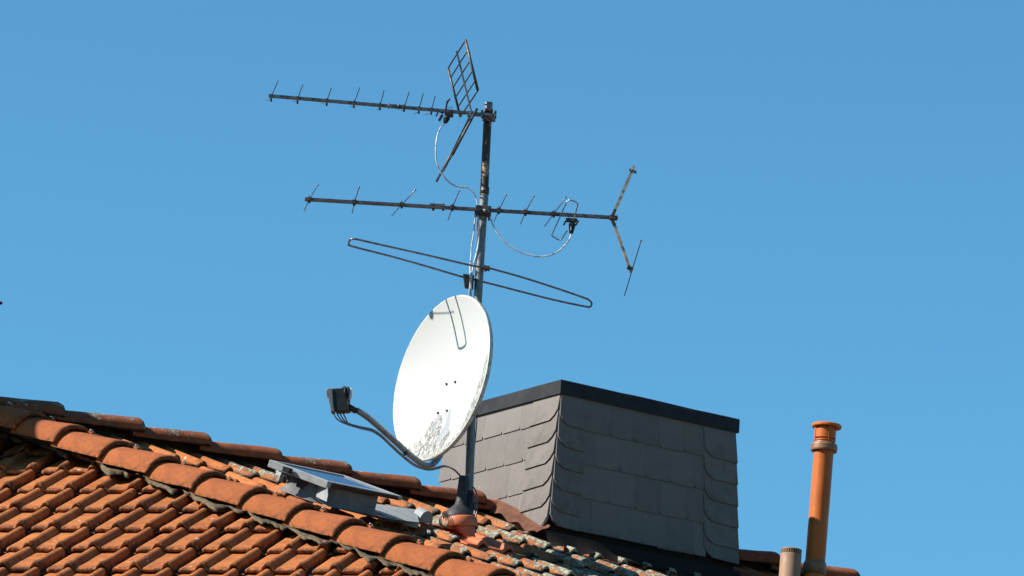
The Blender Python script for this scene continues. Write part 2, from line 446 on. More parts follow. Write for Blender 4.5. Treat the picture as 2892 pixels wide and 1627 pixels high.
# ridge tiles: each one a tapered half pipe whose raised end laps over the next
def arch_tile(P0, d, upv, length, w0, h0, w1, h1, lift, tint, dirt, lich, thick=.016, lap=.06, sq=2.3, shear=0):
    """P0 -> along d; the d end is the wide raised one"""
    mb = MB(); side = d.cross(upv).normalized(); N = 20
    ys = [-lap, .0, length*.25, length*.5, length*.75, length*.93, length-.012, length]
    vs = []; at = []
    sd = random.random()*60
    def arch(t, a, off):
        f = max(0, t)/length; wd = (w0+(w1-w0)*f)/2-off; ht = h0+(h1-h0)*f-off
        cx, sx = math.cos(a), math.sin(a)
        ex = math.copysign(abs(cx)**(2/sq), cx)*wd; ez = abs(sx)**(2/sq)*ht
        n = mnoise.noise(Vector((a*2.2+sd, t*9, sd)))*.0035 + mnoise.noise(Vector((a*9+sd, t*40, sd)))*.0016
        rim = -.006 if t > length-.005 else 0
        return P0 + d*(t+shear*ex) + side*ex*(1+n*3) + upv*(ez+lift*f+n+rim)
    for t in ys:
        for k in range(N+1):
            a = math.pi*k/N
            vs.append(arch(t, a, 0))
            e = max(math.exp(-(length-t)/.03)*.9, (math.exp(-math.sin(a)/.16))*.95)
            at.append((tint, dirt*e+.05, lich*(.4+.6*math.sin(a))))
    n = N+1
    fs = [(j*n+i, j*n+i+1, (j+1)*n+i+1, (j+1)*n+i) for j in range(len(ys)-1) for i in range(N)]
    b = len(vs)
    for t in (length, -lap):
        for k in range(n): vs.append(arch(t, math.pi*k/N, thick)); at.append((tint, .9, .1))
    e = (len(ys)-1)*n
    fs += [(e+i, e+i+1, b+i+1, b+i) for i in range(N)]
    fs += [(b+i, b+i+1, b+n+i+1, b+n+i) for i in range(N)]
    fs += [(e, b, b+n, 0), (e+N, b+N, b+n+N, N)]
    mb.add(vs, fs, at); return mb

# height of the ridge tiles, from where their tops stand against the sky
def xr(px):            # x along the ridge of a pixel on the ridge silhouette
    R = ray(*px); n = PP; 
    Pq = A(0, U_RIDGE); 
    T = CAM + R*((Pq-CAM).dot(n)/R.dot(n))
    return (T-A(0, U_RIDGE)).dot(X), (T-A(0, U_RIDGE)).z
joints = [(155, 1137), (378, 1183.5), (567, 1224.5), (766, 1270), (962, 1306), (1158, 1345), (1342, 1383)]
jr = [xr(p) for p in joints]
print('ridge', [(round(a, 3), round(b, 3)) for a, b in jr], xr((2173, 1561)), xr((2396, 1607)))
xs = [jr[0][0]-.80, jr[0][0]-.40]+[a for a, b in jr]
htop = sum(b for a, b in jr)/len(jr)
xq, xe = xr((2173, 1561))[0], xr((2396, 1607))[0]
nmid = max(1, round((xq-xs[-1])/.39))
xs0 = xs[-1]
xs += [xs0+(xq-xs0)*(i+1)/nmid for i in range(nmid)]
xs += [xe, xe+.39, xe+.78, xe+1.17]
ARCH = htop-.036
ridge_mid = []
for i in range(len(xs)-1):
    x0, x1 = xs[i], xs[i+1]
    P0 = A(x0, U_RIDGE) ; P0 = P0 - Z*.035
    dz = random.uniform(-.003, .003)
    yaw = random.uniform(-.012, .012)
    P0 = P0 + Z*dz
    m = arch_tile(P0, (X+PP*yaw).normalized(), Z, x1-x0, .205, ARCH+.033, .232, ARCH+.042, .030, random.random(), .8, .25 if i not in (1, 2, 3, 5) else .42)
    m.build('ridge_tile', M_ridge, house, origin=P0)
# near-black sheets closing the gap below the ridge tiles, its shade put in colour
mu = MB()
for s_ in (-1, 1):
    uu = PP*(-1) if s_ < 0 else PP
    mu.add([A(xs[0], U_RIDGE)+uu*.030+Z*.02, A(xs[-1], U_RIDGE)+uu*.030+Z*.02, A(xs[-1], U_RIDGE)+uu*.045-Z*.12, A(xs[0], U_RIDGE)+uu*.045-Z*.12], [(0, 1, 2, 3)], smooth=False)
mu.build('ridge_gap_shade', M_gapshade, house)

# hip tiles
hip_px = [p_-60 for p_ in (-60, 45, 163, 276, 404, 537, 665, 798, 930, 1064, 1202, 1342, 1483, 1625, 1768, 1912, 2058, 2205, 2353, 2502)]   # crowns stand left of the lower corners
hup = (Z - HD*HD.dot(Z)).normalized()
# lean the arch so that it straddles both slopes
hup = (hup*1.0 + HN*.25 - HD*(.25*HN.dot(HD))).normalized()
def hipt(px):
    # t so that H(t) projects on column px
    lo, hi = -1., 2.
    for _ in range(40):
        md = (lo+hi)/2; q = H(md)-CAM; x = CX+FPX*q.dot(IX)/q.dot(FW)
        if x < px: lo = md
        else: hi = md
    return lo
HL = (H1-H0).length
SHK = .18 if HD.cross(hup).dot(VD) > 0 else -.18
ts = [hipt(p)*HL for p in hip_px]
for i in range(len(ts)-1):
    L_ = ts[i+1]-ts[i]
    P0 = H0 + HD*ts[i] - hup*.045
    m = arch_tile(P0, (HD+HN*random.uniform(-.01, .01)).normalized(), hup, L_, .234, .104, .262, .114, .021, random.random(), .75, .02, sq=2.1, shear=SHK, lap=.025)
    ht = m.build('hip_tile', M_hip, house, origin=P0)
    # fixing clip at the crown of the joint
    cm = MB(); sd_ = HD.cross(hup)
    if sd_.dot(UP) < 0: sd_ = -sd_
    sf_ = HD.cross(hup) if SHK > 0 else -HD.cross(hup)
    cen = P0 + HD*(L_+abs(SHK)*.03) + hup*.131 + sf_*.03; sd_ = sf_
    nc_ = cen + HD*.020 - hup*.020 + sd_*.006
    arc = [nc_ + hup*(.019*math.cos(a)) + sd_*(.021*math.sin(a)) + HD*.004*math.sin(a) for a in [(-.35+1.9*k/8) for k in range(9)]]
    cm.tube(smooth_path(arc, 2), .0030, 6)
    cm.build('clip', M_white, ht)
    tb = MB(); tb.box(cen+HD*.026-hup*.020+sd_*.010, HD*.014, sd_*.016, hup*.012); tb.build('clip_nib', M_hip, ht, bevel=.004)

# apron between the hip tiles and the lower slope, wavy along its free edge
ap = MB(); un = MB(); vs = []; fs = []; vu = []; fu = []
n = 400
for k in range(n+1):
    px = -60 + (2440+60)*k/n
    t = hipt(px); top = H(t) - HN*.050 - hup*.01
    q = H(t)-CAM; yy = CY-FPX*q.dot(IY)/q.dot(FW)
    wv = 15 + 6*math.sin(px/23.) + 5*math.sin(px/9.7+1) + 4*mnoise.noise(Vector((px*.05, 0, 3)))
    wv += 8*max(0, math.sin(px/43.+.6)) + 2.2*math.sin(px/4.3+math.sin(px/31.)*3) + 3*mnoise.noise(Vector((px*.13, 4, 1)))
    pb = onB((px-8, yy+18+wv), .020+.010*math.sin(px/23.)+.004*mnoise.noise(Vector((px*.2, 1, 3))))
    pm = onB((px-3, yy+20+wv*.45), .05)
    vs += [top, lerp(top, pm, .8)+HN*.002, pb, pb - NB*.006]
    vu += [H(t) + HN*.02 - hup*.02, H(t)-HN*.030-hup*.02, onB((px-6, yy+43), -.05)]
    if k:
        for c in range(3): fs.append(((k-1)*4+c, (k-1)*4+c+1, k*4+c+1, k*4+c))
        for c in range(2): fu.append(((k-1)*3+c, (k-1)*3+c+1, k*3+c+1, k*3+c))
ap.add(vs, fs); ap.build('hip_apron', M_lead, house)
un.add(vu, fu); un.build('hip_gap_shade', M_gapshade, house)  # dark strip behind the apron, painted as the shade under the hip tiles

# ------------------------------------------------------------------ skylight
sk = bpy.data.objects.new('skylight', None); C.objects.link(sk); sk.parent = house
sk_p = onA((940, 1400)); sk.location = sk_p - base; sk['label'] = 'small galvanised roof hatch with a blue tinted glass lid'
def ps(x, y): return (750+x/5.152, 1280+y/5.152)
LH = .150
L1, L2, L3 = onA(ps(55, 90), LH), onA(ps(912, 408), LH), onA(ps(2000, 632), LH)
L4 = L1 + (L3-L2)
ea, eb = (L1-L2), (L3-L2)
def slab(mb, a, b, c, d, th, nrm=NA):
    vs = [a, b, c, d, a-nrm*th, b-nrm*th, c-nrm*th, d-nrm*th]
    mb.add(vs, [(0, 1, 2, 3), (7, 6, 5, 4), (0, 4, 5, 1), (1, 5, 6, 2), (2, 6, 7, 3), (3, 7, 4, 0)], smooth=False)
fr = MB()
# lid: four rails around the glass
ra_, rb_ = ea.normalized(), eb.normalized(); fw_ = .022
slab(fr, L1, L2, L2+rb_*fw_, L1+rb_*fw_, .036)
slab(fr, L4-rb_*fw_, L3-rb_*fw_, L3, L4, .020)
slab(fr, L2+rb_*fw_+ra_*fw_, L2+rb_*fw_, L3-rb_*fw_, L3-rb_*fw_+ra_*fw_, .006)
slab(fr, L1+rb_*fw_, L1+rb_*fw_-ra_*fw_, L4-rb_*fw_-ra_*fw_, L4-rb_*fw_, .034)
fr.build('lid_frame', M_grey, sk, bevel=.003)
sl2 = MB(); dn2 = NA*.0065
slab(sl2, L2+rb_*.03+ra_*.05-dn2, L2+rb_*.024+ra_*.003-dn2, L3-rb_*.012+ra_*.003-dn2, L3-rb_*.012+ra_*.05-dn2, .016); sl2.build('lid_gap_shade', M_black, sk)  # black slab painted as the shaded gap under the front rail
gl = MB(); q = [L1+rb_*fw_-ra_*fw_, L2+rb_*fw_+ra_*fw_, L3-rb_*fw_+ra_*fw_, L4-rb_*fw_-ra_*fw_]
slab(gl, *[v-NA*.006 for v in q], .006); gl.build('glass', M_glass, sk)
# curb with rounded corners, standing on the flashing
def rring(inset, h, r, n=6):
    ca, cb = ea.length-2*inset, eb.length-2*inset; o = L2+ra_*inset+rb_*inset - NA*(LH-h); pts = []
    for (ux, uy, a0) in ((0, 0, 180), (1, 0, 270), (1, 1, 0), (0, 1, 90)):
        cx_ = o + rb_*(r if ux == 0 else cb-r) + ra_*(r if uy == 0 else ca-r)
        for k in range(n+1):
            a = R_(a0+90*k/n); pts.append(cx_ + rb_*r*math.cos(a) + ra_*r*math.sin(a))
    return pts
cu = MB(); r0, r1, r2, r3 = rring(.035, LH-.03, .10), rring(.030, .055, .11), rring(.022, .035, .10), rring(.018, .030, .09)
nn = len(r0); vs = r0+r1+r2+r3
cu.add(vs, [(j*nn+i, j*nn+(i+1) % nn, (j+1)*nn+(i+1) % nn, (j+1)*nn+i) for j in range(3) for i in range(nn)])
cu.build('curb', simple('dull_zinc', (.125, .128, .128), (.085, .088, .092), .7, 0, 14, .25, spec=.25), sk)
fl = MB()
vq = [on_plane(ps(*q_), L2+rb_*.003, rb_) for q_ in ((150, 205), (900, 470), (905, 612), (885, 705), (775, 655), (150, 300))]
fl.add(vq+[v+rb_*.004 for v in vq], [tuple(range(6)), tuple(range(11, 5, -1))]+[(i, 6+i, 6+(i+1) % 6, (i+1) % 6) for i in range(6)], smooth=False)
# left upstand strip
# front apron widening towards the lower right, with a raised end like a tile roll
G1, G2, G3 = onA(ps(890, 690), .03), onA(ps(2235, 1005), .03), onA(ps(2190, 820), .03)
K1, K2, K3 = L2-NA*(LH-.036)-ra_*.005, L3-NA*(LH-.036), L4-NA*(LH-.036)+rb_*.03
fl.add([K1, G1, G2, K2, G3, K3], [(0, 1, 2, 3), (3, 2, 4, 5)], smooth=False)
fl.add([G1, G2, G2-NA*.03, G1-NA*.025], [(0, 1, 2, 3)], smooth=False)
fl.build('flashing', M_grey, sk)
e_ = MB(); endA, endB = onA(ps(2245, 1000), .005), onA(ps(2402, 1025), .005)
wd = (endB-endA).length; pts0 = []
for s_ in (0, .07):
    for k in range(13):
        a = math.pi*k/12
        pts0.append((endA+endB)/2 + UA*s_ - X*math.cos(a)*wd/2 + NA*(.058*math.sin(a)**.7))
e_.add(pts0, [(k, k+1, 13+k+1, 13+k) for k in range(12)], smooth=False)
e_.add([v-UA*.002 for v in pts0[:13]], [tuple(range(13))], smooth=False)
e_.build('roll_end', M_grey, sk)
for (hx, hy) in ((305, 290), (555, 365)):
    hm = MB(); p = onA(ps(hx, hy), LH-.03)
    hm.box(p+NA*.0, ra_*.018, rb_*.010, NA*.028)
    hm.box(p-NA*.03-rb_*.004+ra_*.004, ra_*.012, rb_*.010, NA*.018)
    hm.tube([p+ra_*.03-rb_*.012, p-ra_*.055-rb_*.012], .0045, 8)
    hm.build('hinge', M_black, sk, bevel=.004)

# ------------------------------------------------------------------ chimney
chm = bpy.data.objects.new('chimney', None); C.objects.link(chm); chm.parent = house
Qn = onA((1551, 1521)); chm.location = Qn-base; chm['label'] = 'boxy chimney clad in grey slates under a dark metal cap'
def on_v(px, P, n): return on_plane(px3(*px), P, n)
Tn = on_v((702, 175), Qn, PP); Bn = on_v((612, 1090), Qn, PP)           # near corner, top and bottom
Tr = on_v((1918, 440), Qn, PP); Br = on_v((1932, 1367), Qn, PP)         # right corner
nl = (Tn-Bn).cross(PP).normalized()                                     # plane of the lit face
Lb = on_plane((1246, 1369), Bn, nl); Lt = on_plane((1259, 1280), Bn, nl)
ld = (Lt-Lb).normalized()
# back top corner: on the cap line, at the level of Tn
k_ = (Tn.z-Lt.z)/ld.z; Tl = Lt + ld*k_; Bl = Lb
Tr.z = Tn.z
print('chimney', (Tn-Bn).length, (Tr-Tn).length, (Tl-Tn).length, 'z', Tn.z, Tr.z)
# inner core
core = MB(); back = (Tl-Tn)
ins = .012
cA, cB, cC = Tn-PP*-.012+X*.012, Tr+PP*.012-X*.012, None
ct = [Tn, Tr, Tr+back, Tl]; cbm = [Bn, Br, Br+(Bl-Bn), Bl]
cen_t = sum(ct, Vector())/4; cen_b = sum(cbm, Vector())/4
ct = [cen_t+(v-cen_t)*.985 for v in ct]; cbm = [cen_b+(v-cen_b)*.975 for v in cbm]
cbm = [v+(v-t).normalized()*.35 for v, t in zip(cbm, ct)]
core.add(ct+cbm, [(0, 1, 2, 3), (0, 1, 5, 4), (1, 2, 6, 5), (2, 3, 7, 6), (3, 0, 4, 7)], smooth=False)
core.build('chimney_base', M_brownd, chm)

class Face:
    def __init__(s, TL, TR, BL, BR, n):
        s.TL, s.TR = TL, TR; s.dl = (BL-TL).normalized(); s.dr = (BR-TR).normalized(); s.n = n
    def p(s, a, d, o):
        t = lerp(s.TL, s.TR, a); dn = lerp(s.dl, s.dr, a).normalized(); return t + dn*d + s.n*o
def slate(mb, F, poly, d0, d1, tint, o0=.001, o1=.010, dirt=.3):
    top = []; bot = []; at = []
    for (a, d) in poly:
        f = (d-d0)/(d1-d0); o = o0+(o1-o0)*f
        top.append(F.p(a, d, o)); bot.append(F.p(a, d, 0))
        at.append((tint, dirt*max(0, f)**2, 0))
    n = len(poly)
    mb.add(top+bot, [tuple(range(n))] + [(i, n+i, n+(i+1) % n, (i+1) % n) for i in range(n)], at+at, False)
def cladding(F, width_m, colL, colR, height, main_w, first, mirrored):
    """colL/colR: fraction of the width taken by the column of corner slates at either end (0 = none)"""
    mb = MB()
    ms, cs = .1690, .1095
    # main field, course by course
    j = 0; d1 = first
    while d1 < height+.17:
        d0 = max(0, d1-ms-.03); dd = min(d1, height)
        if dd <= d0+.02: break
        off = (.5 if j % 2 else 0)*main_w/width_m
        a = colL - off
        while a < 1-colR:
            w_ = main_w/width_m*random.uniform(.93, 1.07); a1 = a+w_
            aa, ab = max(a, colL-.02), min(a1-.0007/width_m, 1-colR+.01)
            if ab-aa > .012:
                wob = random.uniform(-.003, .003)
                if a > colL: poly = [(aa, d0), (ab, d0), (ab, dd+wob), (aa+.012/width_m, dd+wob+.002), (aa, dd-.014+wob)]
                else: poly = [(aa, d0), (ab, d0), (ab, dd), (aa, dd+.002)]
                slate(mb, F, poly, d0, d1, random.random(), .001+random.uniform(0, .0012), .0075)
            a = a1
        d1 += ms; j += 1
    for (lo, hi, flip) in ((0, colL, 0), (1-colR, 1, 1)):
        if hi-lo < .01: continue
        d1 = first-.004
        while d1 < height+.11:
            d0 = max(0, d1-cs-.06); dd = min(d1, height+.0)
            cut, drop = .030/width_m, .052
            if dd-d0 < .03: break
            if (mirrored and flip) or (not mirrored and not flip) or True:
                if flip == 0 or True:
                    # rounded towards lo for both columns of the shaded face
                    if not mirrored:
                        poly = [(lo, d0), (hi, d0), (hi, dd+.006), (lo+cut*1.6, dd), (lo+cut*.55, dd-drop*.42), (lo, dd-drop)]
                    else:
                        poly = [(lo, d0), (hi, d0), (hi, dd-drop), (hi-cut*.8, dd-drop*.40), (hi-cut*1.9, dd), (lo, dd+.006)]
            slate(mb, F, poly, d0, dd, random.random(), .004, .016, .55)
            d1 += cs
        # back strip so that the last course is closed
    return mb
HCH = (Tn-Bn).length
Fd = Face(Tn, Tr, Bn, Br, -PP)
Wd = (Tr-Tn).length
cladding(Fd, Wd, .150, .185, HCH, .150, .160, False).build('slate_cladding', M_slate, chm)
Fl = Face(Tl, Tn, Lb, Bn, -nl if nl.dot(X) > 0 else nl)
Wl = (Tl-Tn).length
cladding(Fl, Wl, 0, .235, HCH+.02, .155, .135, True).build('slate_cladding', M_slate, chm)
# back and right faces, plain sheets
bk = MB(); quad(bk, Tr, Tr+back, Br+(Bl-Bn), Br); quad(bk, Tr+back, Tl, Bl, Br+(Bl-Bn)); bk.build('slate_cladding', M_slate, chm)
# cap: folded metal fascia, slightly proud, with a kink along the right hand edge
cp = MB(); ov = .014; CH_ = .064
def capring(z, o, bump=0):
    a, b, c, d = Tn, Tr, Tr+back, Tl
    r = []
    for i in range(13):
        t = i/12; p = lerp(a, b, t) + (-PP)*o + X*(-o+2*o*t)
        r.append(p+Z*(z+(bump*math.exp(-((t-.47)/.05)**2)*.008 - bump*.008*math.exp(-((t-.6)/.12)**2))))
    r += [c+PP*o+X*o+Z*z, d+PP*o-X*o+Z*z]
    return r
rs = [capring(-.004, .004), capring(-.004, ov), capring(CH_, ov, 1), capring(CH_+.004, ov-.006, 1)]
nn = len(rs[0]); vs = [v for r in rs for v in r]
cp.add(vs, [(j*nn+i, j*nn+(i+1) % nn, (j+1)*nn+(i+1) % nn, (j+1)*nn+i) for j in range(3) for i in range(nn)] + [tuple(range(3*nn, 4*nn))], smooth=False)
cp.build('cap', M_cap, chm)
# side flashing on the tiles beside the lit face
sf = MB(); vs = []; fs = []
for k in range(41):
    t = k/40; p = lerp(onA((1404, 1444)), onA((1553, 1520)), t)
    wob = .020*(.5+.5*math.cos(t*2*math.pi*3.1))
    outx = -X
    u_ = (p-OA).dot(UA)
    vs += [p+NA*.062+outx*.020, p+NA*.048+outx*.028, p+NA*.034+outx*.062, p+outx*.085+NA*(-.002+wob)]
    if k:
        for c in range(3): fs.append(((k-1)*4+c, (k-1)*4+c+1, k*4+c+1, k*4+c))
sf.add(vs, fs); sf.build('side_flashing', M_brown, chm)
# front apron below the shaded face
af = MB()
b0_, b1_ = onA((1545, 1532)), onA((2096, 1648))
vs = []; fs = []
for k in range(41):
    p = lerp(b0_, b1_, k/40)
    vs += [p+NA*.05+UA*.05, p+NA*.012, p-UA*.06+NA*(-.006+.012*math.sin(k*.9))]
    if k:
        for c in range(2): fs.append(((k-1)*3+c, (k-1)*3+c+1, k*3+c+1, k*3+c))
af.add(vs, fs); af.build('front_flashing', M_brownd, chm)

# a second chimney further along the ridge, left of the picture, whose shade falls on the roof's left end
c2 = bpy.data.objects.new('chimney', None); C.objects.link(c2); c2.parent = house
kp = A(-1, U_RIDGE); kc = kp - X*1.45 + PP*.88; kq = kc - Z*1.2; c2.location = kq-base; c2['label'] = 'plain rendered chimney'
m = MB(); m.box(kc+Z*.08, X*.50, PP*.68, Z*1.28); m.build('stack', M_wall, c2)
m = MB(); m.box(kc+Z*1.389, X*.50, PP*.68, Z*.028); m.build('cap', M_cap, c2)

# ------------------------------------------------------------------ flue and vent pipes on the right
def c4(x, y, yw): 
    R = ray(2100+x/3.0375, 1150+y/3.0375); return CAM + R*((yw-CAM.y)/R.y)
fb = A(3.71, -.11); fy = onA((2312, 1655)).y-.30
flue = bpy.data.objects.new('flue_pipe', None); C.objects.link(flue); flue.parent = house; flue.location = fb-base
flue['label'] = 'tall orange plastic flue pipe with a flat cowl'
bot = c4(603, 1470, fy); top_ = c4(689, 370, fy); ax = (top_-bot).normalized(); FR = .0505*1.0
def al(y, y0=370): return (c4(0, y, fy)-c4(0, y0, fy)).length*(1 if y < y0 else -1)
fm = MB(); hh = (top_-bot).length
fm.lathe(bot, ax, [(FR, -.7), (FR, hh)], 48); fm.build('pipe', M_flue, flue)
cl_ = MB(); cl_.lathe(top_, ax, [(FR, -.004), (FR*1.30, -.006), (FR*1.34, .002), (FR*1.34, .022), (FR*1.28, .030), (FR*1.06, .036), (FR*1.0, .05)], 96, sm=False)
cl_.build('collar', M_fluec, flue)
hd = MB(); hd.lathe(top_, ax, [(FR*1.0, .036), (FR*1.10, .046), (FR*1.10, .052), (FR*.86, .0525), (FR*.86, .060), (FR*1.09, .0605), (FR*1.09, .104), (FR*.90, .106), (FR*.90, .120), (0.001, .120)], 96, sm=False)
hd.build('cowl_body', M_flue, flue)
for k in range(4):
    a = R_(20+90*k); s1 = ax.cross(Vector((0, 1, 0))).normalized(); s2 = ax.cross(s1)
    v_ = MB(); dr = s1*math.cos(a)+s2*math.sin(a); v_.box(top_+ax*.082+dr*FR*1.05, dr*.004, ax.cross(dr)*.006, ax*.036); v_.build('cowl_strut', M_flue, flue)
dc_ = MB(); tax = (ax + X*.0).normalized()
dc_.lathe(top_+ax*.118+X*.006, tax, [(0.001, 0), (FR*1.45, 0), (FR*1.50, .004), (FR*1.50, .012), (FR*1.42, .017), (FR*.6, .021), (.001, .022)], 96, sm=False); dc_.build('cowl_disc', M_flue, flue)
bc = MB(); bc.lathe(c4(614, 1330, fy), ax, [(FR*1.0, .004), (FR*1.12, -.004), (FR*1.18, -.02), (FR*1.18, -.06), (FR*1.02, -.066)], 40); bc.build('base_collar', M_fluec, flue)

vb = A(3.3, -.70); vyw = vb.y
vent = bpy.data.objects.new('vent_pipe', None); C.objects.link(vent); vent.parent = house; vent.location = vb-base
vent['label'] = 'short beige vent pipe with a slotted top'
vt = c4(408, 1262, vyw); VR = .0525; vbm = Vector((vt.x, vt.y, vt.z-.9)); vax = (vt-vbm).normalized()
vax = (vax + RT*.028).normalized()
vm = MB(); vm.lathe(vt, vax, [(VR, -.85), (VR, -.004), (VR*.97, 0), (VR*.80, .0), (VR*.78, -.08), (.001, -.08)], 48); vm.build('pipe', M_beige, vent)
tc_ = MB()
s1 = vax.cross(Vector((0, 1, 0))).normalized(); s2 = vax.cross(s1)
for k in range(26):
    a = 2*math.pi*k/26; dr = s1*math.cos(a)+s2*math.sin(a); tn = vax.cross(dr)
    tc_.box(vt+vax*.010+dr*VR*.93, dr*.0025, tn*.0030, vax*.011)
tc_.lathe(vt+vax*.020, vax, [(VR*.99, 0), (VR*.99, .003), (VR*.93, .006), (.001, .007), (.001, .0)], 40)
tc_.build('slotted_top', M_beige, vent)

# ------------------------------------------------------------------ mast through the roof
mc = lambda x, y, dy=0: G(1150+x/4.684, 1340+y/4.684, dy)
pt = bpy.data.objects.new('mast_tile', None); C.objects.link(pt); pt.parent = house
mbase = G(1325, 1475); pt.location = mbase-base; pt['label'] = 'smooth salmon pink pass-through tile under the antenna mast'
# smooth plastic tile taking the place of one clay tile, a cone growing out of it
tb = MB(); xo, uo = .30*4+.045, -2*LA
tile(tb, A(xo, uo, HA+.004), X, UA, NA, 1.0, .5, 0, 0, jit=0)
tb.build('tile_body', M_clayp, pt)
cn = MB(); Kc = mc(702, 655, -.06); Kb = A(xo+.125, uo+.10, -.02); vs = []; NC = 12
for k in range(NC+1):
    t = k/NC; c_ = lerp(Kc-Z*.015, Kb, t) + (Z*.012-RT*.012)*math.sin(math.pi*t); nrm_ = lerp(Z, NA, t).normalized()
    r_ = .075*(1-t)**1.3*.6 + .075*.4 + (.0 if t < 1 else 0) - .006*t
    b1 = (RT-nrm_*RT.dot(nrm_)).normalized(); b2 = nrm_.cross(b1)
    vs += [c_+b1*r_*math.cos(2*math.pi*i/32)+b2*r_*math.sin(2*math.pi*i/32) for i in range(32)]
cn.add(vs, [(j*32+i, j*32+(i+1) % 32, (j+1)*32+(i+1) % 32, (j+1)*32+i) for j in range(NC) for i in range(32)])
cn.build('cone', M_clayp, pt)
cr = MB(); cax = (Z - RT*.06).normalized()
cc = mc(702, 655, -.06); cr.lathe(cc, (Z-RT*.10).normalized(), [(.083, -.024), (.087, -.018), (.081, .022), (.077, .028), (.04, .030)], 40); cr.build('collar', M_clayp, pt)
bo = MB(); cc2 = mc(690, 565, -.05)
bo.lathe(cc2, (Z+RT*.05).normalized(), [(.078, -.014), (.080, -.004), (.070, .018), (.048, .040), (.030, .058), (.025, .085), (.024, .20)], 40); bo.build('rubber_boot', M_rubber, pt)
# coil of spare cable beside the collar
co = MB()
for k in range(5):
    c0 = mc(462+k*9, 600-k*2+random.uniform(-5, 5), -.12-.004*k); r_ = .030+.002*k
    loop = [c0 + (RT*.25*math.cos(a)+Z*1.0*math.sin(a)+Vector((0, .5, 0))*math.cos(a))*r_*(1+.05*math.sin(3*a)) + RT*.008*math.cos(a) for a in [2*math.pi*i/20 for i in range(20)]]
    co.tube(loop, .0019, 6, closed=True)
cot = co.build('cable_coil', simple('straw_cable', (.25, .20, .14), (.12, .1, .06), .5), None, origin=mc(480, 600, -.12))
tag(cot, 'small coil of straw coloured cable on the tiles left of the mast foot', 'cable coil')

mast = thing('antenna_mast', 'rusty steel mast pole rising from the roof and carrying all the antennas and the dish', 'mast', mbase)
pm_ = MB()
mp = [(1322, 1468), (1324, 1400), (1331, 1200), (1343, 960), (1352, 800), (1358, 700), (1364, 600), (1367, 560), (1372, 440), (1377, 340), (1380, 290)]
pts = [G(*p) for p in mp]
path = []
for i in range(len(pts)-1):
    for k in range(6): path.append(lerp(pts[i], pts[i+1], k/6))
path.append(pts[-1])
PR = .0208
nseg = 20
def rusty(p):
    q = p-CAM; y = CY-FPX*q.dot(IY)/q.dot(FW)
    r = 1.0 if y < 525 else (.9 if 525 < y < 545 else .12)
    if y < 318: r = .25
    return (r, 1.0 if 350 < y < 500 else 0, 0)
n0 = 0
pm_.tube(path, [PR*(.97 if (CY-FPX*(p-CAM).dot(IY)/(p-CAM).dot(FW)) < 530 else 1.0) for p in path], nseg, attr=[rusty(p) for p in path for _ in range(nseg)])
pm_.build('pole', M_pole, mast)
sl_ = MB(); sl_.tube([G(1320.5, 1470), G(1322, 1400)], .0255, 20); sl_.tube([G(1322, 1400), G(1322.5, 1388)], .0265, 20); sl_.build('black_sleeve', M_rubber, mast)
jb = MB(); jb.tube([G(1368, 548), G(1369.5, 530)], .0222, 20); jb.build('joint_band', M_dark, mast)

# ------------------------------------------------------------------ helpers for the antennas
def vclamp(mb, p, wd, ht):
    mb.box(p, RT*wd/2, Vector((0, 1, 0))*.026, Z*ht/2)
# upper antenna
a1o = c5(2110, 790)
ant1 = thing('television_antenna', 'topmost television antenna with a long boom and a grid reflector at the mast head', 'antenna', a1o, 'rooftop antennas on the mast')
bm_ = MB()
def tl(a, b, t): return lerp(a, b, t)
B1a, B1b = c5(62, 595, -.16), c5(2000, 762, -.03)
bm_.bar(B1a, B1b, .018, .0135, Vector((0, 1, 0))); bm_.bar(c5(1180, 690, -.10), c5(1320, 702, -.09), .020, .016)
bm_.build('boom', M_boomlight, ant1)
bs = MB(); bs.bar(c5(1960, 765, -.03), c5(2180, 780, -.03), .022, .016); bs.build('boom_bracket', M_boomlight, ant1)
tipm = simple('pale_element_tip', (.3, .38, .42), None, .3, .3)
dirs = [(88, 600, 148, 455, 39, 627), (333, 620, 378, 492, 290, 637), (605, 640, 645, 522, 553, 655), (858, 660, 908, 518, 822, 690), (1100, 680, 1135, 543, 1070, 715), (1325, 695, 1368, 558, 1298, 728), (1462, 712, 1500, 572, 1412, 756), (1578, 722, 1610, 598, 1512, 763)]
for (cx_, cy_, ux, uy, lx, ly) in dirs:
    f = (cx_-62)/1940; d0 = -.16+.13*f
    e = MB(); c_ = c5(cx_, cy_, d0); tip = c5(ux, uy, d0-.13); low = c5(lx, ly+10, d0+.12)
    e.tube([c_, tip], .0022, 8); e.tube([c5(cx_-8, cy_+30, d0+.03), low], .0019, 8)
    el = e.build('director', M_dark, ant1)
    b_ = MB(); b_.box(c5(cx_-2, cy_+8, d0), RT*.0045, Vector((0, 1, 0))*.012, Z*.013); b_.tube([c5(cx_, cy_, d0), c5(cx_-4, cy_+50, d0+.01)], .0045, 8)
    b_.build('element_holder', M_dark, el)
for (wx, wy) in ((1182, 668), (1272, 672)):
    b_ = MB(); b_.lathe(c5(wx, wy+20, -.1), Z, [(.008, 0), (.0075, .004), (.003, .010), (.0015, .014), (.0005, .015)], 8); b_.tube([c5(wx, wy+10, -.1), c5(wx-4, wy+52, -.1)], .002, 6); b_.build('wing_nut', M_dark, ant1)
